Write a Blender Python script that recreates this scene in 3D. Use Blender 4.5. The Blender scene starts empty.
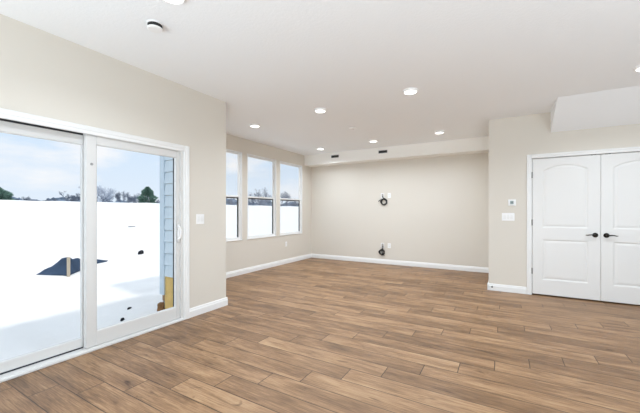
import bpy, bmesh, math, random
from mathutils import Vector, Matrix
C = bpy.context.scene.collection
SC = bpy.context.scene
random.seed(7)
PI = math.pi

# ------------------------------------------------------------------ camera, world, light, exposure
H = 1.272
cam_d = bpy.data.cameras.new('camera'); cam = bpy.data.objects.new('camera', cam_d); C.objects.link(cam)
cam.location = (0, 0, H); cam.rotation_euler = (PI / 2, 0, math.radians(30.15))
cam_d.sensor_width = 36; cam_d.lens = 315 / 640 * 36; cam_d.shift_y = 4.5 / 640
cam_d.clip_start = 0.05; cam_d.clip_end = 800
SC.camera = cam
SC.view_settings.view_transform = 'Standard'; SC.view_settings.look = 'None'
SC.view_settings.exposure = 0.0; SC.view_settings.gamma = 1.0; SC.view_settings.use_curve_mapping = False
SC.cycles.max_bounces = 12; SC.cycles.diffuse_bounces = 8; SC.cycles.transparent_max_bounces = 16
SC.cycles.sample_clamp_indirect = 6.0

w = bpy.data.worlds.new('winter_sky'); SC.world = w; w.use_nodes = True
nt = w.node_tree; nt.nodes.clear()
def N(nt, t, **k):
    n = nt.nodes.new(t)
    for a, b in k.items():
        if a.startswith('_'): setattr(n, a[1:], b)
        else: n.inputs[a.replace('__', ' ')].default_value = b
    return n
def L(nt, a, b): nt.links.new(a, b)
tc = N(nt, 'ShaderNodeTexCoord'); mp = N(nt, 'ShaderNodeMapping'); mp.inputs['Scale'].default_value = (1, 1, 3.2)
no = N(nt, 'ShaderNodeTexNoise', Scale=2.6, Detail=6, Roughness=0.55)
cr = N(nt, 'ShaderNodeValToRGB'); cr.color_ramp.elements[0].position = 0.46; cr.color_ramp.elements[1].position = 0.60
cr.color_ramp.elements[0].color = (0.66, 0.82, 1.0, 1); cr.color_ramp.elements[1].color = (0.98, 0.985, 1.0, 1)
sx = N(nt, 'ShaderNodeSeparateXYZ')
zr = N(nt, 'ShaderNodeValToRGB'); zr.color_ramp.elements[0].position = 0.0; zr.color_ramp.elements[1].position = 0.22
zr.color_ramp.elements[0].color = (0.6, 0.6, 0.6, 1); zr.color_ramp.elements[1].color = (0, 0, 0, 1)
mx = N(nt, 'ShaderNodeMix', _data_type='RGBA'); mx.inputs[7].default_value = (0.9, 0.94, 0.99, 1)
bg = N(nt, 'ShaderNodeBackground', Strength=1.0); wo = N(nt, 'ShaderNodeOutputWorld')
L(nt, tc.outputs['Generated'], mp.inputs[0]); L(nt, mp.outputs[0], no.inputs['Vector']); L(nt, no.outputs[0], cr.inputs[0])
L(nt, tc.outputs['Generated'], sx.inputs[0]); L(nt, sx.outputs[2], zr.inputs[0])
L(nt, zr.outputs[0], mx.inputs[0]); L(nt, cr.outputs[0], mx.inputs[6]); zs = N(nt, 'ShaderNodeMapRange'); zs.inputs[1].default_value = 0.35; zs.inputs[2].default_value = 0.9; zs.inputs[3].default_value = 1.0; zs.inputs[4].default_value = 1.15
L(nt, sx.outputs[2], zs.inputs[0]); L(nt, zs.outputs[0], bg.inputs[1])
L(nt, mx.outputs[2], bg.inputs[0]); L(nt, bg.outputs[0], wo.inputs[0])

sd = bpy.data.lights.new('sun', 'SUN'); sun = bpy.data.objects.new('sun', sd); C.objects.link(sun)
sd.energy = 1.5; sd.angle = math.radians(4); sd.color = (1.0, 0.93, 0.84)
sun.rotation_euler = Vector((-0.75, 0.25, -1.25)).to_track_quat('-Z', 'Y').to_euler()

def area(name, loc, direction, sx_, sy_, power, col=(1, 1, 1)):
    d = bpy.data.lights.new(name, 'AREA'); d.shape = 'RECTANGLE'; d.size = sx_; d.size_y = sy_; d.energy = power; d.color = col
    o = bpy.data.objects.new(name, d); C.objects.link(o); o.location = loc
    o.rotation_euler = Vector(direction).to_track_quat('-Z', 'Y').to_euler(); return o
# added soft fill lights behind the camera, standing in for daylight
FILL = 1.0
area('fill_rear', (0.2, -1.7, .5), (0, 0.32, 0.94), 4.6, 1.6, 160 * FILL, (0.80, 0.935, 1.03))
area('fill_side', (3.3, 1.0, .5), (-0.35, 0.1, 0.94), 1.6, 2.2, 85 * FILL, (0.80, 0.935, 1.03))
area('fill_left', (-2.9, -2.0, 1.1), (0.7, 0.45, 0.55), 1.6, 1.8, 60 * FILL, (0.80, 0.935, 1.03))
LAMP_W = 16

# ------------------------------------------------------------------ helpers
def srgb(r, g, b):
    f = lambda c: (c / 255 / 12.92) if c / 255 <= 0.04045 else ((c / 255 + 0.055) / 1.055) ** 2.4
    return (f(r), f(g), f(b), 1)
def mat(name, col, rough=0.5, metal=0.0, spec=0.5, bump=None, vary=None):
    m = bpy.data.materials.new(name); m.use_nodes = True; t = m.node_tree
    b = t.nodes['Principled BSDF']; b.inputs['Base Color'].default_value = col
    b.inputs['Roughness'].default_value = rough; b.inputs['Metallic'].default_value = metal
    b.inputs['Specular IOR Level'].default_value = spec
    tcn = N(t, 'ShaderNodeTexCoord')
    if vary:
        n = N(t, 'ShaderNodeTexNoise', Scale=vary[0], Detail=4.0); r = N(t, 'ShaderNodeValToRGB')
        r.color_ramp.elements[0].position = 0.3; r.color_ramp.elements[1].position = 0.7
        r.color_ramp.elements[0].color = tuple(c * (1 - vary[1]) for c in col[:3]) + (1,); r.color_ramp.elements[1].color = col
        L(t, tcn.outputs['Object'], n.inputs['Vector']); L(t, n.outputs[0], r.inputs[0]); L(t, r.outputs[0], b.inputs['Base Color'])
    if bump:
        n2 = N(t, 'ShaderNodeTexNoise', Scale=bump[0], Detail=5.0, Roughness=0.6); bp = N(t, 'ShaderNodeBump', Strength=bump[1], Distance=bump[2])
        L(t, tcn.outputs['Object'], n2.inputs['Vector']); L(t, n2.outputs[0], bp.inputs['Height']); L(t, bp.outputs[0], b.inputs['Normal'])
    return m
def emis(name, col, s):
    m = bpy.data.materials.new(name); m.use_nodes = True; b = m.node_tree.nodes['Principled BSDF']
    b.inputs['Base Color'].default_value = col; b.inputs['Emission Color'].default_value = col; b.inputs['Emission Strength'].default_value = s
    return m
def box(bm, x0, x1, y0, y1, z0, z1, bev=0.0, seg=1):
    vs = [bm.verts.new((x, y, z)) for x in (x0, x1) for y in (y0, y1) for z in (z0, z1)]
    q = [(0, 1, 3, 2), (4, 6, 7, 5), (0, 4, 5, 1), (2, 3, 7, 6), (0, 2, 6, 4), (1, 5, 7, 3)]
    fs = [bm.faces.new([vs[i] for i in f]) for f in q]
    if bev:
        es = list({e for f in fs for e in f.edges})
        bmesh.ops.bevel(bm, geom=es, offset=bev, segments=seg, affect='EDGES')
    return vs
def lathe(bm, prof, seg=32, M=None):
    """prof: list of (r, z); closed at r==0 ends. M transforms the result."""
    M = M or Matrix.Identity(4); rings = []
    for r, z in prof:
        if r < 1e-6: rings.append([bm.verts.new(M @ Vector((0, 0, z)))])
        else: rings.append([bm.verts.new(M @ Vector((r * math.cos(2 * PI * i / seg), r * math.sin(2 * PI * i / seg), z))) for i in range(seg)])
    for a, b in zip(rings, rings[1:]):
        for i in range(seg):
            j = (i + 1) % seg
            if len(a) == 1 and len(b) == 1: continue
            if len(a) == 1: bm.faces.new((a[0], b[i], b[j]))
            elif len(b) == 1: bm.faces.new((a[i], b[0], a[j]))
            else: bm.faces.new((a[i], b[i], b[j], a[j]))
def tube(bm, pts, rad, seg=8, closed=False):
    pts = [Vector(p) for p in pts]; n = len(pts); rings = []; prev = None
    for i, p in enumerate(pts):
        a = pts[(i - 1) % n] if (closed or i > 0) else p
        b = pts[(i + 1) % n] if (closed or i < n - 1) else p
        d = (b - a).normalized()
        u = (prev - d * prev.dot(d)) if prev is not None else d.orthogonal()
        u = u.normalized(); prev = u; v = d.cross(u)
        r = rad[i] if isinstance(rad, (list, tuple)) else rad
        rings.append([bm.verts.new(p + (u * math.cos(2 * PI * k / seg) + v * math.sin(2 * PI * k / seg)) * r) for k in range(seg)])
    m = n if closed else n - 1
    for i in range(m):
        a, b = rings[i], rings[(i + 1) % n]
        for k in range(seg): bm.faces.new((a[k], a[(k + 1) % seg], b[(k + 1) % seg], b[k]))
    if not closed: bm.faces.new(rings[0][::-1]); bm.faces.new(rings[-1])
def prism(bm, pts2, f, a, b):
    """extrude a 2-D polygon; f(u, v, w) -> 3-D point"""
    A = [bm.verts.new(f(u, v, a)) for u, v in pts2]; B = [bm.verts.new(f(u, v, b)) for u, v in pts2]
    bm.faces.new(A[::-1]); bm.faces.new(B); n = len(pts2)
    for i in range(n): bm.faces.new((A[i], A[(i + 1) % n], B[(i + 1) % n], B[i]))
def obj(name, bm, m, parent=None, smooth=False, loc=None):
    bmesh.ops.recalc_face_normals(bm, faces=bm.faces[:])
    me = bpy.data.meshes.new(name); bm.to_mesh(me); bm.free(); me.materials.append(m)
    if smooth:
        for p in me.polygons: p.use_smooth = True
    o = bpy.data.objects.new(name, me); C.objects.link(o)
    if parent: o.parent = parent
    if loc: o.location = loc
    return o
def struct(name, bm, m, parent=None, **k):
    o = obj(name, bm, m, parent, **k)
    if not parent: o['kind'] = 'structure'
    return o
def sroot(name, loc=(0, 0, 0)):
    o = bpy.data.objects.new(name, None); C.objects.link(o); o.location = loc; o['kind'] = 'structure'; return o
def tag(o, label, cat, group=None, kind=None):
    o['label'] = label; o['category'] = cat
    if group: o['group'] = group
    if kind: o['kind'] = kind
    return o
def thing(name, label, cat, loc, rz=0, group=None):
    o = bpy.data.objects.new(name, None); C.objects.link(o); o.location = loc; o.rotation_euler = (0, 0, rz)
    return tag(o, label, cat, group)
def dup(root, loc, label=None, rz=None, scale=None):
    r = root.copy(); C.objects.link(r); r.location = loc
    if rz is not None: r.rotation_euler = (0, 0, rz)
    if scale: r.scale = (scale,) * 3 if not isinstance(scale, tuple) else scale
    if label: r['label'] = label
    for ch in list(root.children):
        c = ch.copy(); C.objects.link(c); c.parent = r
        for g in list(ch.children):
            d = g.copy(); C.objects.link(d); d.parent = c
    return r

# ------------------------------------------------------------------ materials
WALL = mat('beige_wall_paint', srgb(217, 211, 201), 0.85, bump=(180, 0.08, 0.002))
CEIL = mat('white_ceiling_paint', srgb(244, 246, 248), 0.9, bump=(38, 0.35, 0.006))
TRIM = mat('white_trim_paint', srgb(234, 234, 233), 0.42)
DOORM = mat('white_door_paint', srgb(228, 227, 225), 0.45)
VINYL = mat('white_vinyl', srgb(217, 216, 214), 0.35)
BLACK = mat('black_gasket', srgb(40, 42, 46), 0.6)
BRONZE = mat('dark_bronze', srgb(46, 42, 38), 0.32, 0.85)
HINGE = mat('aged_steel', srgb(120, 116, 110), 0.4, 0.8)
PLATE = mat('white_plate_plastic', srgb(242, 242, 242), 0.3)
SIDING = mat('pale_blue_siding', srgb(205, 219, 228), 0.7, bump=(60, 0.15, 0.003))
CORNER = mat('blue_white_corner_board', srgb(196, 212, 224), 0.6)
SHEATH = mat('yellow_sheathing', srgb(224, 190, 118), 0.8, vary=(6, 0.25))
DARKV = mat('dark_slot', srgb(35, 35, 36), 0.7)
CABLE = mat('black_cable', srgb(24, 24, 26), 0.45)

def glass_mat(name, tint, refl):
    m = bpy.data.materials.new(name); m.use_nodes = True; t = m.node_tree; t.nodes.clear()
    o = N(t, 'ShaderNodeOutputMaterial'); tr = N(t, 'ShaderNodeBsdfTransparent'); tr.inputs[0].default_value = tint
    gl = N(t, 'ShaderNodeBsdfGlossy', Roughness=0.0); fr = N(t, 'ShaderNodeFresnel', IOR=1.45); mu = N(t, 'ShaderNodeMath', _operation='MULTIPLY'); mu.inputs[1].default_value = refl
    mi = N(t, 'ShaderNodeMixShader')
    L(t, fr.outputs[0], mu.inputs[0]); L(t, mu.outputs[0], mi.inputs[0]); L(t, tr.outputs[0], mi.inputs[1]); L(t, gl.outputs[0], mi.inputs[2]); L(t, mi.outputs[0], o.inputs[0])
    return m
GLASS = glass_mat('clear_glass', (0.992, 0.995, 0.998, 1), 0.12)
SCREEN = glass_mat('insect_screen_mesh', (0.965, 0.968, 0.972, 1), 0.0)

# floor: staggered laminate planks running along X
FL = bpy.data.materials.new('oak_laminate_planks'); FL.use_nodes = True; t = FL.node_tree; B = t.nodes['Principled BSDF']
def M_(op, a, b=None, c=None):
    n = t.nodes.new('ShaderNodeMath'); n.operation = op
    for i, v in enumerate((a, b, c)):
        if v is None: continue
        if isinstance(v, (int, float)): n.inputs[i].default_value = v
        else: L(t, v, n.inputs[i])
    return n.outputs[0]
tcn = N(t, 'ShaderNodeTexCoord'); sp = N(t, 'ShaderNodeSeparateXYZ'); L(t, tcn.outputs['Object'], sp.inputs[0])
PW, PL = 0.183, 1.24
ry = M_('DIVIDE', M_('SUBTRACT', sp.outputs[1], 1.9535), PW); row = M_('FLOOR', ry); fy = M_('SUBTRACT', ry, row)
rw_ = N(t, 'ShaderNodeTexWhiteNoise', _noise_dimensions='1D'); L(t, row, rw_.inputs['W'])
off = M_('ADD', M_('MULTIPLY', row, 0.25), -1.31)
rx = M_('DIVIDE', M_('SUBTRACT', sp.outputs[0], off), PL); col_ = M_('FLOOR', rx); fx = M_('SUBTRACT', rx, col_)
cid = t.nodes.new('ShaderNodeCombineXYZ'); L(t, row, cid.inputs[0]); L(t, col_, cid.inputs[1])
wn = N(t, 'ShaderNodeTexWhiteNoise', _noise_dimensions='2D'); L(t, cid.outputs[0], wn.inputs['Vector'])
ex = M_('MULTIPLY', M_('MINIMUM', fx, M_('SUBTRACT', 1.0, fx)), PL); ey = M_('MULTIPLY', M_('MINIMUM', fy, M_('SUBTRACT', 1.0, fy)), PW)
edge = M_('MINIMUM', ex, ey)
gap = N(t, 'ShaderNodeMapRange'); gap.inputs[1].default_value = 0.0012; gap.inputs[2].default_value = 0.0042; L(t, edge, gap.inputs[0])
# grain coordinates, shifted per plank
gx = M_('ADD', M_('MULTIPLY', sp.outputs[0], 1.0), M_('MULTIPLY', wn.outputs[0], 37.0)); gy = M_('ADD', sp.outputs[1], M_('MULTIPLY', wn.outputs[0], 13.0))
gc = t.nodes.new('ShaderNodeCombineXYZ'); L(t, gx, gc.inputs[0]); L(t, gy, gc.inputs[1])
def gn(sx_, sy_, scale, det, dist=0.0):
    mpn = N(t, 'ShaderNodeMapping'); mpn.inputs['Scale'].default_value = (sx_, sy_, 1); L(t, gc.outputs[0], mpn.inputs[0])
    n = N(t, 'ShaderNodeTexNoise', Scale=scale, Detail=det, Roughness=0.6, Distortion=dist); L(t, mpn.outputs[0], n.inputs['Vector']); return n.outputs[0]
blotch = gn(1.1, 6.0, 1.6, 3, 0.4); grain = gn(2.5, 60, 2.0, 6, 0.3); fine = gn(10, 260, 1.5, 3)
knots = gn(3.0, 9.0, 1.3, 2, 0.6)
val = M_('ADD', M_('MULTIPLY', M_('SUBTRACT', blotch, 0.5), 1.25), M_('MULTIPLY', M_('SUBTRACT', grain, 0.5), 1.25))
val = M_('ADD', val, M_('MULTIPLY', M_('SUBTRACT', fine, 0.5), 0.6))
val = M_('ADD', val, M_('MULTIPLY', M_('SUBTRACT', wn.outputs[0], 0.5), 0.32)); val = M_('ADD', val, 0.5)
ramp = N(t, 'ShaderNodeValToRGB'); e = ramp.color_ramp.elements
e[0].position = 0.0; e[0].color = srgb(84, 61, 42); e[1].position = 1.0; e[1].color = srgb(176, 144, 108)
e2 = e.new(0.45); e2.color = srgb(133, 101, 71); e3 = e.new(0.7); e3.color = srgb(156, 122, 89)
L(t, val, ramp.inputs[0])
kn = N(t, 'ShaderNodeMapRange'); kn.inputs[1].default_value = 0.66; kn.inputs[2].default_value = 0.76; L(t, knots, kn.inputs[0])
mk = N(t, 'ShaderNodeMix', _data_type='RGBA', _blend_type='MULTIPLY'); L(t, M_('MULTIPLY', kn.outputs[0], 0.6), mk.inputs[0]); L(t, ramp.outputs[0], mk.inputs[6]); mk.inputs[7].default_value = srgb(120, 95, 78)
mg = N(t, 'ShaderNodeMix', _data_type='RGBA'); L(t, gap.outputs[0], mg.inputs[0]); mg.inputs[6].default_value = srgb(62, 46, 34); L(t, mk.outputs[2], mg.inputs[7])
L(t, mg.outputs[2], B.inputs['Base Color'])
B.inputs['Roughness'].default_value = 0.42; B.inputs['Specular IOR Level'].default_value = 0.35
bp = N(t, 'ShaderNodeBump', Strength=0.25, Distance=0.002); L(t, M_('ADD', gap.outputs[0], M_('MULTIPLY', fine, 0.25)), bp.inputs['Height']); L(t, bp.outputs[0], B.inputs['Normal'])

SNOW = bpy.data.materials.new('fresh_snow'); SNOW.use_nodes = True; t2 = SNOW.node_tree; b2 = t2.nodes['Principled BSDF']
b2.inputs['Base Color'].default_value = (0.90, 0.895, 0.885, 1); b2.inputs['Roughness'].default_value = 0.9; b2.inputs['Specular IOR Level'].default_value = 0.1
tcs = N(t2, 'ShaderNodeTexCoord'); ns = N(t2, 'ShaderNodeTexNoise', Scale=1.2, Detail=6.0); bps = N(t2, 'ShaderNodeBump', Strength=0.3, Distance=0.15)
L(t2, tcs.outputs['Object'], ns.inputs['Vector']); L(t2, ns.outputs[0], bps.inputs['Height']); L(t2, bps.outputs[0], b2.inputs['Normal'])

# ------------------------------------------------------------------ dimensions
CZ = 2.74                      # ceiling
XS, XW = -3.235, -4.54         # slider wall, window wall (inner faces)
YE = 3.042                     # end of slider wall
YB, YR = 7.34, 5.765           # back wall, closet wall
XR, YF = 4.5, -3.5             # unseen right wall, unseen wall behind the camera
XC = -0.2                      # left edge of the closet wall
SY0, SY1, SZ = 0.50, 2.385, 1.985  # patio door opening
WIN = [(3.73, 4.69), (4.835, 5.795), (5.93, 6.885)]; WZ0, WZ1 = 0.69, 2.452

# ------------------------------------------------------------------ structure
bm = bmesh.new(); box(bm, XS - .15, XR + .1, YF - .1, YE - .03, -0.12, 0); box(bm, XW - .05, XR + .1, YE - .03, YB + .1, -0.12, 0); struct('floor', bm, FL)
# ceiling with the sloping underside of the stair in it
bm = bmesh.new()
SXA, SYA, SZB = 0.612, 5.06, 2.437
box(bm, XS - .15, XR + .1, YF - .1, YE, CZ, CZ + .12); box(bm, XW - .09, XR + .1, YE, SYA, CZ, CZ + .12)
box(bm, XW - .09, SXA, SYA, YB + .1, CZ, CZ + .12)
prism(bm, [(SYA, CZ), (YR + .12, CZ - (CZ - SZB) * (YR + .12 - SYA) / (YR - SYA)), (YR + .12, CZ + .12), (SYA, CZ + .12)], lambda u, v, x: (x, u, v), SXA, XR + .1)
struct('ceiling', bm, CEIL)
bm = bmesh.new()
T = 0.15
box(bm, XS - T, XS, YF, SY0, 0, CZ); box(bm, XS - T, XS, SY1, YE, 0, CZ); box(bm, XS - T, XS, SY0, SY1, SZ, CZ)
struct('wall_left', bm, WALL)
bm = bmesh.new(); box(bm, XW - .055, XS - T, YE - .03, YE, 0, CZ); struct('wall_return', bm, WALL)
bm = bmesh.new(); a = XW - .055; ys = [YE] + [v for p in WIN for v in p] + [YB]
box(bm, a, XW, YE, YB, 0, WZ0); box(bm, a, XW, YE, YB, WZ1, CZ)
for i in range(0, len(ys), 2): box(bm, a, XW, ys[i], ys[i + 1], WZ0, WZ1)
struct('wall_window_side', bm, WALL)
bm = bmesh.new(); box(bm, XW - .09, XC + .12, YB, YB + .1, 0, CZ); struct('wall_back', bm, WALL)
bm = bmesh.new(); box(bm, XC, XC + .12, YR + .12, YB, 0, CZ); struct('wall_side_of_closet', bm, WALL)
DX0, DXM, DX1, DZ = 0.387, 1.1805, 1.974, 2.062
bm = bmesh.new(); box(bm, XC, DX0 - .02, YR, YR + .12, 0, CZ); box(bm, DX1 + .02, XR, YR, YR + .12, 0, CZ); box(bm, DX0 - .02, DX1 + .02, YR, YR + .12, DZ + .02, CZ)
struct('wall_closet', bm, WALL)
# closet interior behind the doors
bm = bmesh.new(); box(bm, XC + .12, XR, YR + .9, YR + .98, 0, CZ); struct('wall_closet_back', bm, WALL)
# unseen right and rear walls, with tall openings added to let daylight in
bm = bmesh.new(); box(bm, XR, XR + .1, YF, -1.4, 0, CZ); box(bm, XR, XR + .1, 3.8, YB, 0, CZ); box(bm, XR, XR + .1, -1.4, 3.8, 0, .2); box(bm, XR, XR + .1, -1.4, 3.8, 2.5, CZ)
struct('wall_right', bm, WALL)
bm = bmesh.new(); box(bm, XS - T, -2.6, YF - .1, YF, 0, CZ); box(bm, 3.2, XR + .1, YF - .1, YF, 0, CZ); box(bm, -2.6, 3.2, YF - .1, YF, 0, .2); box(bm, -2.6, 3.2, YF - .1, YF, 2.5, CZ)
struct('wall_behind_camera', bm, WALL)
# dropped beam along the back wall
YBK = 7.0
bm = bmesh.new(); box(bm, XW, XC, YBK, YB, 2.475, CZ); struct('trim_5', bm, mat('beam_paint', srgb(246, 244, 239), .9, bump=(38, .3, .006)))
# roof over the house; right overhang made deep, unseen, to block the sun
bm = bmesh.new(); box(bm, XS - T - .35, XR + 1.6, YF - .4, YE, CZ + .14, CZ + .35); box(bm, XW - .45, XR + 1.6, YE - .3, YB + .4, CZ + .14, CZ + .35)
struct('roof', bm, TRIM)

# baseboards: moulded profile swept along a straight run
def base_run(bm, p0, p1, nrm):
    p0 = Vector(p0); p1 = Vector(p1); n = Vector(nrm)
    prof = [(0, 0), (.017, 0), (.017, .072), (.011, .084), (.010, .098), (.004, .108), (0, .108)]
    f = lambda u, v, s: tuple((p0 if s == 0 else p1) + n * u + Vector((0, 0, v)))
    prism(bm, prof, f, 0, 1)
bm = bmesh.new(); base_run(bm, (XS, 2.457, 0), (XS, YE + .017, 0), (1, 0, 0)); base_run(bm, (XS, YF, 0), (XS, .43, 0), (1, 0, 0)); struct('baseboard_left', bm, TRIM)
bm = bmesh.new(); base_run(bm, (XW, YE, 0), (XW, YB, 0), (1, 0, 0)); struct('baseboard_window_side', bm, TRIM)
bm = bmesh.new(); base_run(bm, (XW, YB, 0), (XC, YB, 0), (0, -1, 0)); struct('baseboard_back', bm, TRIM)
bm = bmesh.new(); base_run(bm, (XC - .017, YR, 0), (DX0 - .075, YR, 0), (0, -1, 0)); base_run(bm, (XC, YR - .017, 0), (XC, YB, 0), (-1, 0, 0)); base_run(bm, (DX1 + .08, YR, 0), (XR, YR, 0), (0, -1, 0)); struct('baseboard_closet', bm, TRIM)

# casings
def casing_profile(bm, a, b, f, w=.068):
    """a..b run; f(u across width from the opening, out of the wall, along)"""
    prof = [(0, 0), (0, .011), (.006, .015), (.03, .015), (.036, .019), (w - .006, .021), (w, .016), (w, 0)]
    prism(bm, prof, f, a, b)
bm = bmesh.new()
cw = .072; cwt = .052
yi0, yi1, zi = SY0 + .0, SY1, SZ - .0
casing_profile(bm, 0, zi + cwt, lambda u, v, s: (XS + v, yi1 + u, s), cw)
casing_profile(bm, 0, zi + cwt, lambda u, v, s: (XS + v, yi0 - u, s), cw)
casing_profile(bm, yi0, yi1, lambda u, v, s: (XS + v * .98, s, zi - .021 + u), cw + .0005)
struct('trim_1', bm, TRIM)
bm = bmesh.new()
casing_profile(bm, 0, DZ + .008 + .06, lambda u, v, s: (DX0 - .014 - u, YR - v, s), .06)
casing_profile(bm, 0, DZ + .008 + .06, lambda u, v, s: (DX1 + .014 + u, YR - v, s), .06)
casing_profile(bm, DX0 - .014, DX1 + .014, lambda u, v, s: (s, YR - v * .98, DZ + .008 + u), .06)
box(bm, DX0 - .02, DX0 - .005, YR, YR + .12, 0, DZ + .02); box(bm, DX1 + .005, DX1 + .02, YR, YR + .12, 0, DZ + .02); box(bm, DX0 - .005, DX1 + .005, YR, YR + .12, DZ + .006, DZ + .02)
struct('trim_2', bm, TRIM)

# ------------------------------------------------------------------ patio door
pd = sroot('door_1', (XS, (SY0 + SY1) / 2, 0))
def P(y): return y - (SY0 + SY1) / 2
bm = bmesh.new(); ft = .036
box(bm, -.13, .004, P(SY0), P(SY0) + ft, 0, SZ); box(bm, -.13, .004, P(SY1) - ft, P(SY1), 0, SZ)
box(bm, -.13, .004, P(SY0) + ft, P(SY1) - ft, SZ - .008, SZ)
box(bm, -.0655, -.0605, P(1.40), P(SY1) - ft, SZ - .014, SZ - .008)
obj('door_frame', bm, VINYL, pd)
bm = bmesh.new()
box(bm, -.15, .012, P(SY0), P(SY1), 0, .026, .003); box(bm, -.0635, -.0600, P(1.40), P(SY1) - ft, .026, .034); box(bm, .012, .024, P(SY0), P(SY1), 0, .020, .003)
obj('threshold', bm, VINYL, pd)
def panel(name, x, y0, y1, z0, z1, st_l, st_r, top, bot, th=.044):
    bm = bmesh.new()
    box(bm, x - th, x, P(y0), P(y0) + st_l, z0, z1, .004, 2); box(bm, x - th, x, P(y1) - st_r, P(y1), z0, z1, .004, 2)
    box(bm, x - th, x, P(y0) + st_l - .001, P(y1) - st_r + .001, z1 - top, z1, .003); box(bm, x - th, x, P(y0) + st_l - .001, P(y1) - st_r + .001, z0, z0 + bot, .003)
    o = obj(name, bm, VINYL, pd)
    bm = bmesh.new(); g = x - th * .5
    box(bm, g - .003, g + .003, P(y0) + st_l - .002, P(y1) - st_r + .002, z0 + bot - .002, z1 - top + .002); obj('pane', bm, GLASS, o)
    bm = bmesh.new(); a, b, c, d = P(y0) + st_l, P(y1) - st_r, z0 + bot, z1 - top; s = .004
    box(bm, x - th + .004, x - .004, a - .001, a + s, c, d); box(bm, x - th + .004, x - .004, b - s, b + .001, c, d)
    box(bm, x - th + .004, x - .004, a, b, c - .001, c + s); box(bm, x - th + .004, x - .004, a, b, d - s, d + .001)
    obj('glazing_bead', bm, VINYL, o)
    return o
pr = panel('sliding_panel', -.012, 1.395, 2.349, .030, SZ - .012, .085, .045, .086, .133)
plft = panel('fixed_panel', -.072, SY0 + .03, 1.470, .034, SZ - .020, .09, .075, .085, .080)
# screen rail outside, then black strips painting in the track gap shadow
bm = bmesh.new(); box(bm, -.108, -.100, P(2.325), P(2.337), .10, 1.93); obj('screen_edge', bm, BLACK, pd)
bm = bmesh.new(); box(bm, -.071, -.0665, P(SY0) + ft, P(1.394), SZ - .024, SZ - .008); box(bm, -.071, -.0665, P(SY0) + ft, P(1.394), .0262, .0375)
obj('track_gap_shadow', bm, BLACK, pd)
# pull handle on the sliding panel
bm = bmesh.new(); hy = P(2.327)
box(bm, -.012, -.004, hy - .019, hy + .019, .915, 1.125, .004, 2)
tube(bm, [(-.008, hy - .008, .945), (.022, hy - .004, .955), (.034, hy, .985), (.036, hy, 1.02), (.034, hy, 1.055), (.022, hy - .004, 1.088), (-.008, hy - .008, 1.10)], .0085, 10)
obj('pull_handle', bm, PLATE, pr)
bm = bmesh.new(); lathe(bm, [(0, 0), (.012, 0), (.012, .003), (.009, .006), (0, .006)], 20, Matrix.Translation((-.012, P(1.44), 1.70)) @ Matrix.Rotation(PI / 2, 4, 'Y'))
obj('latch_button', bm, mat('grey_plastic', srgb(150, 150, 150), .4), pr)

# ------------------------------------------------------------------ windows
def window(n, y0, y1):
    c = (y0 + y1) / 2; wn_ = sroot('window_%d' % n, (XW, c, WZ0)); a, b, h = y0 - c, y1 - c, WZ1 - WZ0
    bm = bmesh.new(); j = .016    # jamb lining with thin face lip
    box(bm, -.085, .006, a, a + j, 0, h); box(bm, -.085, .006, b - j, b, 0, h); box(bm, -.085, .006, a + j, b - j, h - j, h); box(bm, -.085, .012, a - .004, b + .004, -.004, j, .003)
    obj('window_frame', bm, TRIM, wn_)
    m = .875  # meeting rail height
    def sash(name, x, z0, z1, top, bot):
        bm = bmesh.new(); s = .040; th = .026; p, q = a + j, b - j
        box(bm, x - th, x, p, p + s, z0, z1, .003); box(bm, x - th, x, q - s, q, z0, z1, .003)
        box(bm, x - th, x, p + s - .001, q - s + .001, z1 - top, z1, .003); box(bm, x - th, x, p + s - .001, q - s + .001, z0, z0 + bot, .003)
        o = obj(name, bm, TRIM, wn_)
        bm = bmesh.new(); box(bm, x - th * .5 - .003, x - th * .5 + .003, p + s - .002, q - s + .002, z0 + bot - .002, z1 - top + .002); obj('pane', bm, GLASS, o)
        return o
    lo = sash('lower_sash', -.020, j, m + .012, .030, .042)
    up = sash('upper_sash', -.048, m - .012, h - j, .034, .028)
    bm = bmesh.new(); box(bm, -.020, -.006, -.03, .03, m + .011, m + .022, .003); obj('sash_lock', bm, VINYL, lo)
    bm = bmesh.new(); p, q = a + j, b - j; s = .020
    box(bm, -.060, -.050, p, p + s, j, m - .014); box(bm, -.060, -.050, q - .062, q - .030, j, m - .014); box(bm, -.060, -.050, p, q, m - .044, m - .014); box(bm, -.060, -.050, p, q, j, j + s)
    sc = obj('insect_screen', bm, BLACK, wn_)
    bm = bmesh.new(); box(bm, -.0555, -.0545, p + s, q - .062, j + s, m - .044); obj('screen_mesh', bm, SCREEN, sc)
for i, (a_, b_) in enumerate(WIN): window(i + 1, a_, b_)

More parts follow.
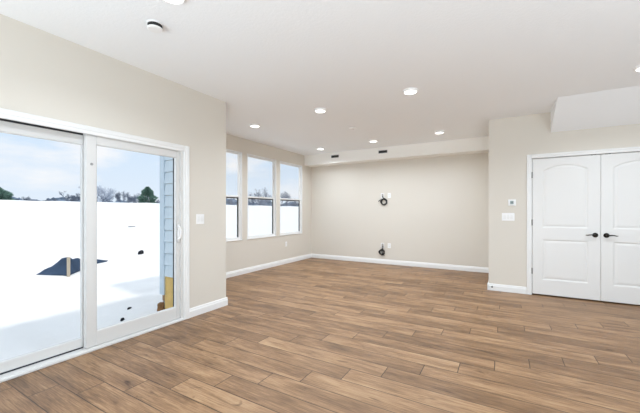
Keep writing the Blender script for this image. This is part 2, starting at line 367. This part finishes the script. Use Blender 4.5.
# ------------------------------------------------------------------ closet doors
def door_leaf(n, x0, x1, hinge_left):
    wd = x1 - x0; hd = DZ - .020; root = sroot('door_%d' % n, (x0, YR + .006, .018))
    NX, NZ = 118, 300
    px0, px1 = .130, wd - .134
    def sdist(x, z):
        u = (x - (px0 + px1) / 2) / ((px1 - px0) / 2)
        dl = min(x - px0, px1 - x)
        lo_ = min(dl, z - .228, .826 - z)
        top = 1.858 + .078 * (1 - min(1, abs(u)) ** 2.1)
        up_ = min(dl, z - 1.008, (top - z))
        return max(lo_, up_)
    pr_ = [(-1, 0), (0, 0), (.004, .004), (.010, .0085), (.016, .0095), (.024, .0085), (.034, .0055), (.046, .0035), (9, .0035)]
    def depth(d):
        for (a, da), (b, db) in zip(pr_, pr_[1:]):
            if a <= d <= b: return da + (db - da) * (d - a) / (b - a)
        return 0
    bm = bmesh.new(); V = []
    for k in range(NZ + 1):
        z = hd * k / NZ; V.append([bm.verts.new((wd * i / NX, depth(sdist(wd * i / NX, z)), z)) for i in range(NX + 1)])
    for k in range(NZ):
        for i in range(NX): bm.faces.new((V[k][i], V[k][i + 1], V[k + 1][i + 1], V[k + 1][i]))
    th = .035
    c = [bm.verts.new(p) for p in ((0, th, 0), (wd, th, 0), (wd, th, hd), (0, th, hd))]
    bm.faces.new((c[0], c[3], c[2], c[1]))
    bm.faces.new([V[0][i] for i in range(NX, -1, -1)] + [c[0], c[1]]); bm.faces.new([V[NZ][i] for i in range(NX + 1)] + [c[2], c[3]])
    bm.faces.new([V[k][0] for k in range(NZ + 1)] + [c[3], c[0]]); bm.faces.new([V[k][NX] for k in range(NZ, -1, -1)] + [c[1], c[2]])
    slab = obj('slab', bm, DOORM, root, smooth=True)
    s = -1 if hinge_left else 1; hx = wd - .058 if hinge_left else .058; hz = .915
    bm = bmesh.new(); Mr = Matrix.Translation((hx, 0, hz)) @ Matrix.Rotation(PI / 2, 4, 'X')
    lathe(bm, [(0, 0), (.033, 0), (.033, .004), (.029, .010), (.018, .014), (.012, .020), (.011, .040), (.015, .046), (.015, .056), (.010, .060), (0, .060)], 32, Mr)
    rose = obj('door_handle', bm, BRONZE, root, smooth=True)
    bm = bmesh.new()
    tube(bm, [(hx, -.050, hz), (hx + s * .02, -.052, hz + .002), (hx + s * .045, -.053, hz + .005), (hx + s * .07, -.052, hz + .003), (hx + s * .095, -.050, hz - .003), (hx + s * .112, -.047, hz - .001)], [.009, .009, .008, .007, .006, .004], 10)
    obj('lever', bm, BRONZE, rose, smooth=True)
    for z in (1.80, 1.08, .345):
        bm = bmesh.new(); hx2 = -.004 if hinge_left else wd + .004
        tube(bm, [(hx2, -.008, z - .045), (hx2, -.008, z + .045)], .0065, 10); box(bm, hx2 - .006, hx2 + .006, -.006, .0, z - .044, z + .044)
        obj('hinge', bm, HINGE, root)
    bm = bmesh.new(); bx_ = wd - .075 if hinge_left else .075
    box(bm, bx_ - .028, bx_ + .028, -.0, .028, hd - .001, hd + .007); obj('ball_catch', bm, BLACK, root)
door_leaf(2, DX0, DXM - .002, True)
door_leaf(3, DXM + .002, DX1, False)

# ------------------------------------------------------------------ exterior wall seen through the patio door
bm = bmesh.new(); yx = YE - .03; e_ = .178; z = .27; k = 0
while z < 2.9:
    zt = z + e_ + .02
    zt = z + e_ - .009
    prism(bm, [(yx - .030, z), (yx - .014, zt), (yx, zt), (yx, z)], lambda u, v, x: (x, u, v), XW - .05, XS - T - .001); z += e_
struct('trim_3', bm, SIDING)
bm = bmesh.new(); box(bm, XW - .068, XW + .04, yx - .036, yx, -.02, 2.86, .003); box(bm, XW - .068, XW - .055, yx - .0, yx + .08, -.02, 2.86); struct('trim_4', bm, CORNER)
bm = bmesh.new(); box(bm, XW + .03, XS - T, yx - .012, yx, -.45, .275); struct('trim_6', bm, SHEATH)
bm = bmesh.new(); box(bm, XW - .05, XW - .0, YE - .02, YB, -.5, -.121); box(bm, XS - T, XS - .02, YF, YE - .05, -.5, -.121)
struct('foundation', bm, mat('grey_concrete', srgb(150, 148, 145), .9, vary=(8, .2)))

# ------------------------------------------------------------------ snow field, rising to a crest
from mathutils import noise as mn
def terrain(x, y):
    d = max(0.0, -x - 3.4)
    t_ = min(1.0, max(0.0, (d - 3.0) / 33.0)); s = t_ * t_ * (3 - 2 * t_) * .35 + t_ * .65
    z = -.28 + s * 2.58
    if d > 37: z -= (d - 37) * .05
    near = max(0, 1 - d / 7)
    v = Vector((x, y, 0))
    z += .035 * mn.noise(v * .35) * (1 + d * .02) + near * (.05 * mn.noise(v * 1.4) + .03 * mn.noise(v * 4.5)) + .012 * mn.noise(v * 1.1)
    return z
bm = bmesh.new(); xs = []; x = -3.30
while x > -75: xs.append(x); x -= .10 + (-x - 3.3) * .045
ysn = []; y = 3.0; st = .11
while y < 130: ysn.append(y); st = .11 + (max(0, y - 6)) * .05; y += st
y = 3.0; low = []
while y > -25: y -= .11 + max(0, 1 - y) * .06; low.append(y)
ysn = low[::-1] + ysn
G = [[bm.verts.new((x, y, terrain(x, y))) for y in ysn] for x in xs]
for i in range(len(xs) - 1):
    for j in range(len(ysn) - 1): bm.faces.new((G[i][j], G[i + 1][j], G[i + 1][j + 1], G[i][j + 1]))
gr = obj('snow_ground', bm, SNOW, smooth=True); gr['kind'] = 'structure'

# ------------------------------------------------------------------ ceiling lamps
LENS = emis('lit_lens', (1, .985, .96, 1), 3.2)
def puck():
    r = thing('ceiling_light', 'round white disc ceiling light, topmost one cut by the picture edge near the ceiling sensor', 'ceiling light', (-1.93, 1.335, CZ), 0, 'round white ceiling lights')
    bm = bmesh.new(); lathe(bm, [(0, 0), (.090, 0), (.090, -.004), (.085, -.020), (.076, -.026), (.071, -.022), (0, -.021)], 40); obj('trim_ring', bm, PLATE, r, smooth=False)
    bm = bmesh.new(); lathe(bm, [(0, -.0205), (.0715, -.0215), (.067, -.0255), (.04, -.0275), (0, -.028)], 40); obj('lens', bm, LENS, r, smooth=True)
    return r
p0 = puck()
SPOTS = [(-.975, 3.87, 'round lit ceiling light, largest and nearest of those over the middle of the room'),
         (-2.29, 3.95, 'round lit ceiling light in the middle, straight in front of the small thin smoke detector'),
         (-3.66, 4.09, 'round lit ceiling light nearest the slider wall corner and first window'),
         (-1.02, 6.16, 'round lit ceiling light nearest the closet wall, close to the dropped beam'),
         (-2.33, 6.23, 'round lit ceiling light close in front of the right vent on the beam'),
         (-3.69, 6.38, 'round lit ceiling light close to the left vent and the far window'),
         (1.25, 4.41, 'round ceiling light cut off by the right picture edge above the closet')]
for x, y, lb in SPOTS: dup(p0, (x, y, CZ), lb)
for x, y in [(-1.93, 1.335)] + [s[:2] for s in SPOTS] + [(.8, 1.3)]:  # last position is an added unseen lamp with no fixture
    d = bpy.data.lights.new('lamp_glow', 'AREA'); d.shape = 'DISK'; d.size = .14; d.energy = LAMP_W; d.spread = math.radians(150); d.color = (.86, .955, 1.05)
    o = bpy.data.objects.new('lamp_glow', d); C.objects.link(o); o.location = (x, y, CZ - .032)

# smoke detectors / sensor
s = thing('ceiling_sensor', 'small white round ceiling sensor with dark slotted side beside the topmost light', 'smoke detector', (-2.365, 1.49, CZ))
bm = bmesh.new(); lathe(bm, [(0, 0), (.060, 0), (.060, -.006), (.056, -.008), (0, -.010)], 36); obj('base_plate', bm, PLATE, s)
bm = bmesh.new(); lathe(bm, [(.0, -.0085), (.053, -.0085), (.053, -.033), (0, -.033)], 36); obj('vent_slots', bm, DARKV, s)
bm = bmesh.new(); lathe(bm, [(0, -.0335), (.056, -.0335), (.056, -.038), (.048, -.044), (0, -.046)], 36); obj('cover', bm, PLATE, s)
s = thing('smoke_detector', 'small thin white disc detector on the ceiling in the middle of the far lights', 'smoke detector', (-2.30, 5.10, CZ))
bm = bmesh.new(); lathe(bm, [(0, 0), (.055, 0), (.053, -.012), (.044, -.022), (0, -.024)], 32); obj('cover', bm, PLATE, s)
bm = bmesh.new(); lathe(bm, [(0, -.0235), (.010, -.0235), (.008, -.027), (0, -.028)], 16, Matrix.Translation((.02, -.015, 0))); obj('test_button', bm, mat('grey_button', srgb(150, 150, 150), .4), s)

# ------------------------------------------------------------------ vents on the beam
def vent(x, label):
    r = thing('wall_vent', label, 'vent', (x, YBK, 2.637), 0, 'vents on the dropped beam')
    bm = bmesh.new(); wv, hv = .115, .042
    for a, b, c, d in ((-wv, wv, hv - .012, hv), (-wv, wv, -hv, -hv + .012), (-wv, -wv + .012, -hv, hv), (wv - .012, wv, -hv, hv)): box(bm, a, b, -.007, 0, c, d)
    obj('frame', bm, TRIM, r)
    bm = bmesh.new(); box(bm, -wv + .012, wv - .012, -.0015, 0, -hv + .012, hv - .012); obj('duct_opening', bm, DARKV, r)
    bm = bmesh.new()
    for k in range(5):
        z = -hv + .018 + k * .0125; box(bm, -wv + .012, wv - .012, -.006, -.0016, z - .0012, z + .0012)
    obj('louver', bm, mat('dark_louver', srgb(70, 70, 72), .5), r)
vent(-3.63, 'small dark rectangular vent on the dropped beam, the left one near the windows')
vent(-2.39, 'small dark rectangular vent on the dropped beam, the right one near the middle')

# ------------------------------------------------------------------ plates, switches, thermostat (built facing -Y, in local X/Z)
def plate(name, label, cat, loc, rz, wd, hd, n, kind, group=None):
    r = thing(name, label, cat, loc, rz, group)
    bm = bmesh.new(); box(bm, -wd / 2, wd / 2, -.006, 0, -hd / 2, hd / 2, .0025, 2); obj('cover_plate', bm, PLATE, r)
    for k in range(n):
        cx = (k - (n - 1) / 2) * .046
        if kind == 'rocker':
            bm = bmesh.new(); prism(bm, [(-.0065, -.034), (-.011, .0), (-.0075, .034), (-.005, .034), (-.005, -.034)], lambda u, v, x: (x, u, v), cx - .0165, cx + .0165); obj('rocker', bm, TRIM, r)
        else:
            for zz in (-.02, .02):
                bm = bmesh.new(); box(bm, -.017, .017, -.0085, -.005, zz - .014, zz + .014, .002); o = obj('socket', bm, TRIM, r)
                bm = bmesh.new(); box(bm, -.0075, -.0055, -.0092, -.0084, zz - .005, zz + .005); box(bm, .0055, .0075, -.0092, -.0084, zz - .005, zz + .005); obj('slot', bm, DARKV, o)
    return r
plate('light_switch', 'white double rocker switch plate on beige wall right of the patio door', 'light switch', (XS, 2.62, 1.172), PI / 2, .118, .122, 2, 'rocker')
plate('light_switch', 'white triple rocker switch plate under the thermostat left of the closet', 'light switch', (.07, YR, 1.180), 0, .172, .122, 3, 'rocker')
plate('wall_outlet', 'white outlet low on the wall under the third window', 'outlet', (XW, 6.178, .473), PI / 2, .075, .118, 1, 'duplex')
plate('wall_outlet', 'white outlet on the back wall right of the upper cable coil', 'outlet', (-2.35, YB, 1.645), 0, .075, .118, 1, 'duplex')
plate('wall_outlet', 'white outlet low on the back wall right of the lower cable coil', 'outlet', (-2.35, YB, .445), 0, .075, .118, 1, 'duplex')

th = thing('thermostat', 'square white thermostat with small grey screen on wall left of closet', 'thermostat', (.122, YR, 1.402))
bm = bmesh.new(); box(bm, -.052, .052, -.006, 0, -.050, .050, .003); obj('mounting_plate', bm, PLATE, th)
bm = bmesh.new(); box(bm, -.045, .045, -.026, -.0062, -.043, .043, .005, 2); obj('body', bm, PLATE, th)
bm = bmesh.new(); box(bm, -.026, .020, -.0275, -.0255, -.024, .028); obj('screen', bm, mat('grey_green_display', srgb(150, 165, 163), .25), th)
bm = bmesh.new()
for sx_ in (-.014, -.002, .010): box(bm, sx_ - .003, sx_ + .003, -.0282, -.0276, -.006, .012)
obj('digits', bm, mat('dark_digits', srgb(70, 80, 82), .5), th)
bm = bmesh.new()
for zz in (.014, -.008): box(bm, .027, .037, -.0285, -.0262, zz - .006, zz + .006, .001)
obj('button', bm, TRIM, th)

def coil(label_p, label_c, x, zp, cx, cz, R_, n, tail):
    r = thing('cable_bracket', label_p, 'wall plate', (x, YB, zp))
    bm = bmesh.new(); a, b, t_ = .042, .062, .018
    box(bm, -a, a, -.006, 0, b - t_, b, .0015); box(bm, -a, a, -.006, 0, -b, -b + t_, .0015); box(bm, -a, -a + t_, -.006, 0, -b, b, .0015); box(bm, a - t_, a, -.006, 0, -b, b, .0015)
    obj('bracket_ring', bm, PLATE, r)
    bm = bmesh.new(); box(bm, -a + t_, a - t_, -.002, 0, -b + t_, b - t_); obj('opening', bm, mat('dim_opening', srgb(176, 172, 166), .9), r)
    bm = bmesh.new(); pts = [(x + .012, YB - .001, zp - .01), (x + .016, YB - .03, zp - .012), (x + .02, YB - .04, zp - .04)]
    top = cz + R_
    pts.append((cx + .01, YB - .035, top + .004))
    m_ = 26 * n
    for k in range(m_ + 1):
        th_ = PI / 2 - 2 * PI * k / 26; rr = R_ - .010 * math.sin(k * .37) - .006 * (k % 3 == 0) + .004 * math.sin(k * 1.3)
        pts.append((cx + rr * math.cos(th_), YB - .020 - .012 * math.sin(k * .21) , cz + rr * math.sin(th_)))
    pts += [(cx + q[0], YB - q[1], cz + q[2]) for q in tail]
    tube(bm, pts, .0095, 8)
    tag(obj('cable_coil', bm, CABLE, smooth=True), label_c, 'cable')
coil('white open cable bracket high on the back wall above a coiled cable', 'black coiled cable hanging high on the back wall', -2.515, 1.640, -2.474, 1.492, .070, 6, [(-.05, .03, .055), (-.10, .035, .040), (-.135, .03, .01)])
coil('white open cable bracket low on the back wall above the baseboard', 'black coiled cable hanging low on the back wall just above the baseboard', -2.515, .440, -2.528, .280, .060, 6, [(.03, .03, -.055), (.055, .035, -.062), (.060, .03, -.075)])

# door stop on the baseboard at the wall corner
ds = thing('door_stop', 'tiny dark tipped peg door stop on baseboard at left end of closet wall', 'door stop', (-.150, YR - .017, .062))
bm = bmesh.new(); lathe(bm, [(0, 0), (.012, 0), (.012, .003), (.006, .005), (.006, .030), (0, .030)], 16, Matrix.Rotation(PI / 2, 4, 'X')); obj('peg', bm, HINGE, ds)
bm = bmesh.new(); lathe(bm, [(0, .0302), (.010, .0302), (.010, .042), (0, .044)], 16, Matrix.Rotation(PI / 2, 4, 'X')); obj('rubber_tip', bm, BLACK, ds)

# ------------------------------------------------------------------ outside: tarp, stake, debris
TARP = mat('slate_blue_tarp', srgb(66,84,108), 0.9, spec=0.1, bump=(6, .5, .05), vary=(3, .35))
bm = bmesh.new()
TF = [(-8.88, 2.86), (-8.64, 3.02), (-8.46, 3.17), (-8.32, 3.23), (-8.71, 3.64), (-9.31, 4.25), (-9.40, 4.53)]      # front hem on the snow
TR = [(-8.90, 2.88, .0), (-8.99, 3.14, .09), (-8.81, 3.30, .31), (-8.67, 3.36, .33), (-9.06, 3.78, .22), (-9.66, 4.41, .05), (-9.46, 4.58, .0)]   # ridge, height over snow
TB = [(-8.93, 2.90), (-9.45, 3.25), (-9.45, 3.45), (-9.4, 3.6), (-9.6, 3.95), (-9.9, 4.45), (-9.50, 4.62)]
def lerp(L_, u):
    k = min(int(u), len(L_) - 2); f = u - k; return [a + (b - a) * f for a, b in zip(L_[k], L_[k + 1])]
NU, NV = 60, 20; G = []
for i in range(NU + 1):
    u = i / NU * 6; f, r, b = lerp(TF, u), lerp(TR, u), lerp(TB, u); rowv = []
    for j in range(NV + 1):
        v = j / NV * 2
        if v <= 1: x = f[0] + (r[0] - f[0]) * v; y = f[1] + (r[1] - f[1]) * v; h_ = r[2] * v ** .8
        else: x = r[0] + (b[0] - r[0]) * (v - 1); y = r[1] + (b[1] - r[1]) * (v - 1); h_ = r[2] * (1 - (v - 1) ** 1.3)
        edge_ = min(1, 4 * min(j, NV - j) / NV, 10 * min(i, NU - i) / NU)
        rowv.append(bm.verts.new((x, y, terrain(x, y) + h_ + (.03 * mn.noise(Vector((x * 4, y * 4, 2))) + .012 * math.sin(y * 21)) * edge_ + .012)) if i + j else None)
        if rowv[-1] is None: rowv[-1] = bm.verts.new((x, y, terrain(x, y) + .012))
    G.append(rowv)
for i in range(NU):
    for j in range(NV): bm.faces.new((G[i][j], G[i + 1][j], G[i + 1][j + 1], G[i][j + 1]))
o = obj('tarp', bm, TARP, smooth=True); so = o.modifiers.new('thick', 'SOLIDIFY'); so.thickness = .01
tag(o, 'dark slate blue tarp heaped half buried in the snow behind a wooden stake', 'tarp')
bm = bmesh.new(); bx0, by0 = -8.28, 3.22; gz = terrain(bx0, by0)
box(bm, -.018, .018, -.028, .028, -.3, .43, .003)
tag(obj('wooden_stake', bm, mat('weathered_wood', srgb(196, 184, 166), .95, spec=0, vary=(20, .2)), loc=(bx0, by0, gz)), 'pale wooden stake standing in snow in front of the blue tarp', 'stake')
def lump(name, label, cat, x, y, sx_, sy_, sz_, m, rz=0):
    bm = bmesh.new(); bmesh.ops.create_icosphere(bm, subdivisions=3, radius=1)
    for v in bm.verts:
        f = 1 + .35 * mn.noise(v.co * 1.7 + Vector((x, y, 0))); v.co = Vector((v.co.x * sx_ * f, v.co.y * sy_ * f, v.co.z * sz_ * f))
    o = obj(name, bm, m, loc=(x, y, terrain(x, y) + sz_ * .35)); o.rotation_euler = (0, 0, rz); return tag(o, label, cat)
DK = mat('dark_soil', srgb(48, 50, 56), .95, spec=0, vary=(10, .3)); BR = mat('brown_soil', srgb(148, 110, 72), .9, vary=(9, .4), bump=(25, .6, .03))
lump('dirt_clod', 'dark pointed clod poking from the snow to the right of the tarp', 'dirt clod', -9.83, 5.73, .05, .11, .09, DK, .4)
lump('dirt_clod', 'small faint dark clod far up the snow slope', 'dirt clod', -16.5, 9.14, .06, .22, .035, mat('grey_soil', srgb(150, 152, 156), .95), .2)
lump('dirt_clod', 'tiny dark clod lowest in the shaded snow near the patio door', 'dirt clod', -4.66, 2.45, .022, .05, .02, DK, .9)
lump('dirt_clod', 'tiny dark clod in the shaded snow, between the lowest one and the house corner', 'dirt clod', -5.18, 2.83, .02, .045, .02, DK, .5)
lump('dirt_mound', 'brown dirt heap at the base of the house corner', 'dirt', -4.60, 3.0, .06, .055, .10, BR, .2)

# ------------------------------------------------------------------ trees beyond the crest
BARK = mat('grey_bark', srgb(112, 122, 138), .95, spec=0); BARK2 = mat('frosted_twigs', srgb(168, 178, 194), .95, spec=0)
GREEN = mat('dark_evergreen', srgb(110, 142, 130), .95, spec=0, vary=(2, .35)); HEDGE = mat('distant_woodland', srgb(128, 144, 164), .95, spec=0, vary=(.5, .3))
def bare_tree(label, x, y, h, wdt, seed, mt=None, multi=1, group='bare trees beyond the snow'):
    rnd = random.Random(seed); zb = terrain(x, y); r = thing('bare_tree', label, 'tree', (x, y, zb), 0, group)
    bt = bmesh.new(); bw = bmesh.new()
    def grow(p, d, ln, rad, lvl):
        q = p + d * ln; mid = p + d * ln * .5 + Vector((rnd.uniform(-1, 1), rnd.uniform(-1, 1), 0)) * ln * .05
        if lvl < 2: tube(bt, [p, mid, q], [rad, rad * .85, rad * .65], 6)
        else: tube(bw, [p, q], [rad, rad * .6], 3)
        if lvl >= 5: return
        for k in range(rnd.choice((3, 4, 4)) if lvl < 3 else 3):
            s_ = rnd.uniform(.45, 1); base = p + (q - p) * s_
            ax = Vector((rnd.gauss(0, 1) * wdt, rnd.gauss(0, 1) * wdt, rnd.uniform(-.1, .9))).normalized()
            nd = (d * .75 + ax * .75).normalized(); nd.z = max(nd.z, -.05); grow(base, nd, ln * rnd.uniform(.5, .72), max(rad * .5, .0085), lvl + 1)
    for k in range(multi):
        d0 = Vector((rnd.uniform(-.8, .8) * (multi > 1), rnd.uniform(-1.1, 1.1) * (multi > 1), 1)).normalized()
        grow(Vector((rnd.uniform(-.05, .05) * (multi > 1), rnd.uniform(-.05, .05) * (multi > 1), -.2)), d0, h * .42, max(.05, h * .018), 0)
    obj('trunk', bt, BARK, r); obj('twigs', bw, mt or BARK, r)
def evergreen(label, x, y, h, wd, seed):
    rnd = random.Random(seed); zb = terrain(x, y); r = thing('evergreen_tree', label, 'tree', (x, y, zb))
    bm = bmesh.new(); tube(bm, [(0, 0, -.2), (0, 0, h * .5), (0, 0, h * .95)], [.14, .1, .03], 8); obj('trunk', bm, BARK, r)
    bm = bmesh.new()
    for k in range(2600):
        t_ = rnd.random() ** .75; z_ = h * (.04 + .94 * t_); rr = wd * .5 * (1 - t_ ** 2.2) * (.55 + .45 * rnd.random()) * (1 + .2 * math.sin(z_ * 6)); a = rnd.uniform(0, 2 * PI)
        c = Vector((rr * math.cos(a), rr * math.sin(a), z_)); d = Vector((math.cos(a), math.sin(a), rnd.uniform(0, .8))).normalized() * rnd.uniform(.15, .34)
        s_ = d.cross(Vector((0, 0, 1))).normalized() * .07; u_ = Vector((0, 0, .05))
        v = [bm.verts.new(q) for q in (c - s_, c + s_, c + u_ * 2, c + d)]
        bm.faces.new((v[0], v[1], v[3])); bm.faces.new((v[1], v[2], v[3])); bm.faces.new((v[2], v[0], v[3])); bm.faces.new((v[0], v[2], v[1]))
    obj('foliage', bm, GREEN, r)
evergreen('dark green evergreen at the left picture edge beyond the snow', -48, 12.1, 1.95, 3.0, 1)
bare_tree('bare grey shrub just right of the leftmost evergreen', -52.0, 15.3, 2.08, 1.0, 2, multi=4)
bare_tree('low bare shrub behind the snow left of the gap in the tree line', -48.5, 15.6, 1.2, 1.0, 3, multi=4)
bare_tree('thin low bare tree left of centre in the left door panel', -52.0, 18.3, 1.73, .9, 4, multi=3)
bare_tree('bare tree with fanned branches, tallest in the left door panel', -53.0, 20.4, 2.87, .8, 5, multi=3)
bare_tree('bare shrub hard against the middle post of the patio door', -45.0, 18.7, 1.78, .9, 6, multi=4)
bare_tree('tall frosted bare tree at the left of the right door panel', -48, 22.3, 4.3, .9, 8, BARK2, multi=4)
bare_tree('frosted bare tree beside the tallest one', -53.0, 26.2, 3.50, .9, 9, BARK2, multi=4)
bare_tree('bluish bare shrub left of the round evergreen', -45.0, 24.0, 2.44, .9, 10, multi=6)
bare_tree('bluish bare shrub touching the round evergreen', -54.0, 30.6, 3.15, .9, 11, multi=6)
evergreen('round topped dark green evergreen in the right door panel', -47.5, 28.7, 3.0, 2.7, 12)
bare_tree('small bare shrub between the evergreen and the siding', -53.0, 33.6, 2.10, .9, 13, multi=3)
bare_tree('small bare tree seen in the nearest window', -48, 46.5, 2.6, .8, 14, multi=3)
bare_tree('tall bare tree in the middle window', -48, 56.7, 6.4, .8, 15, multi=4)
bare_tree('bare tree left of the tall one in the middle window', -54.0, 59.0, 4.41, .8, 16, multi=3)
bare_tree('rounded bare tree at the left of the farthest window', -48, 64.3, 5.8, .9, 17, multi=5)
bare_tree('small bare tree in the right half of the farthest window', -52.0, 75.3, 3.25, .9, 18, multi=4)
def woodland(x, y0, y1, h, seed, label):
    rnd = random.Random(seed); bm = bmesh.new(); y = y0
    while y < y1:
        rr = rnd.uniform(.6, 1.1) * h * .55; zb = terrain(x, y)
        M = Matrix.Translation((x + rnd.uniform(-1.5, 1.5), y, zb + rr * .3)) @ Matrix.Diagonal((1, 1.1, rnd.uniform(.8, 1.3), 1))
        res = bmesh.ops.create_icosphere(bm, subdivisions=3, radius=rr, matrix=M)
        for v in res['verts']: v.co += Vector((mn.noise(v.co * 2.1), mn.noise(v.co * 2.1 + Vector((9, 0, 0))), mn.noise(v.co * 2.7 + Vector((0, 9, 0))))) * rr * .5
        y += rr * .7
    tag(obj('woodland', bm, HEDGE), label, 'woodland', kind='stuff')
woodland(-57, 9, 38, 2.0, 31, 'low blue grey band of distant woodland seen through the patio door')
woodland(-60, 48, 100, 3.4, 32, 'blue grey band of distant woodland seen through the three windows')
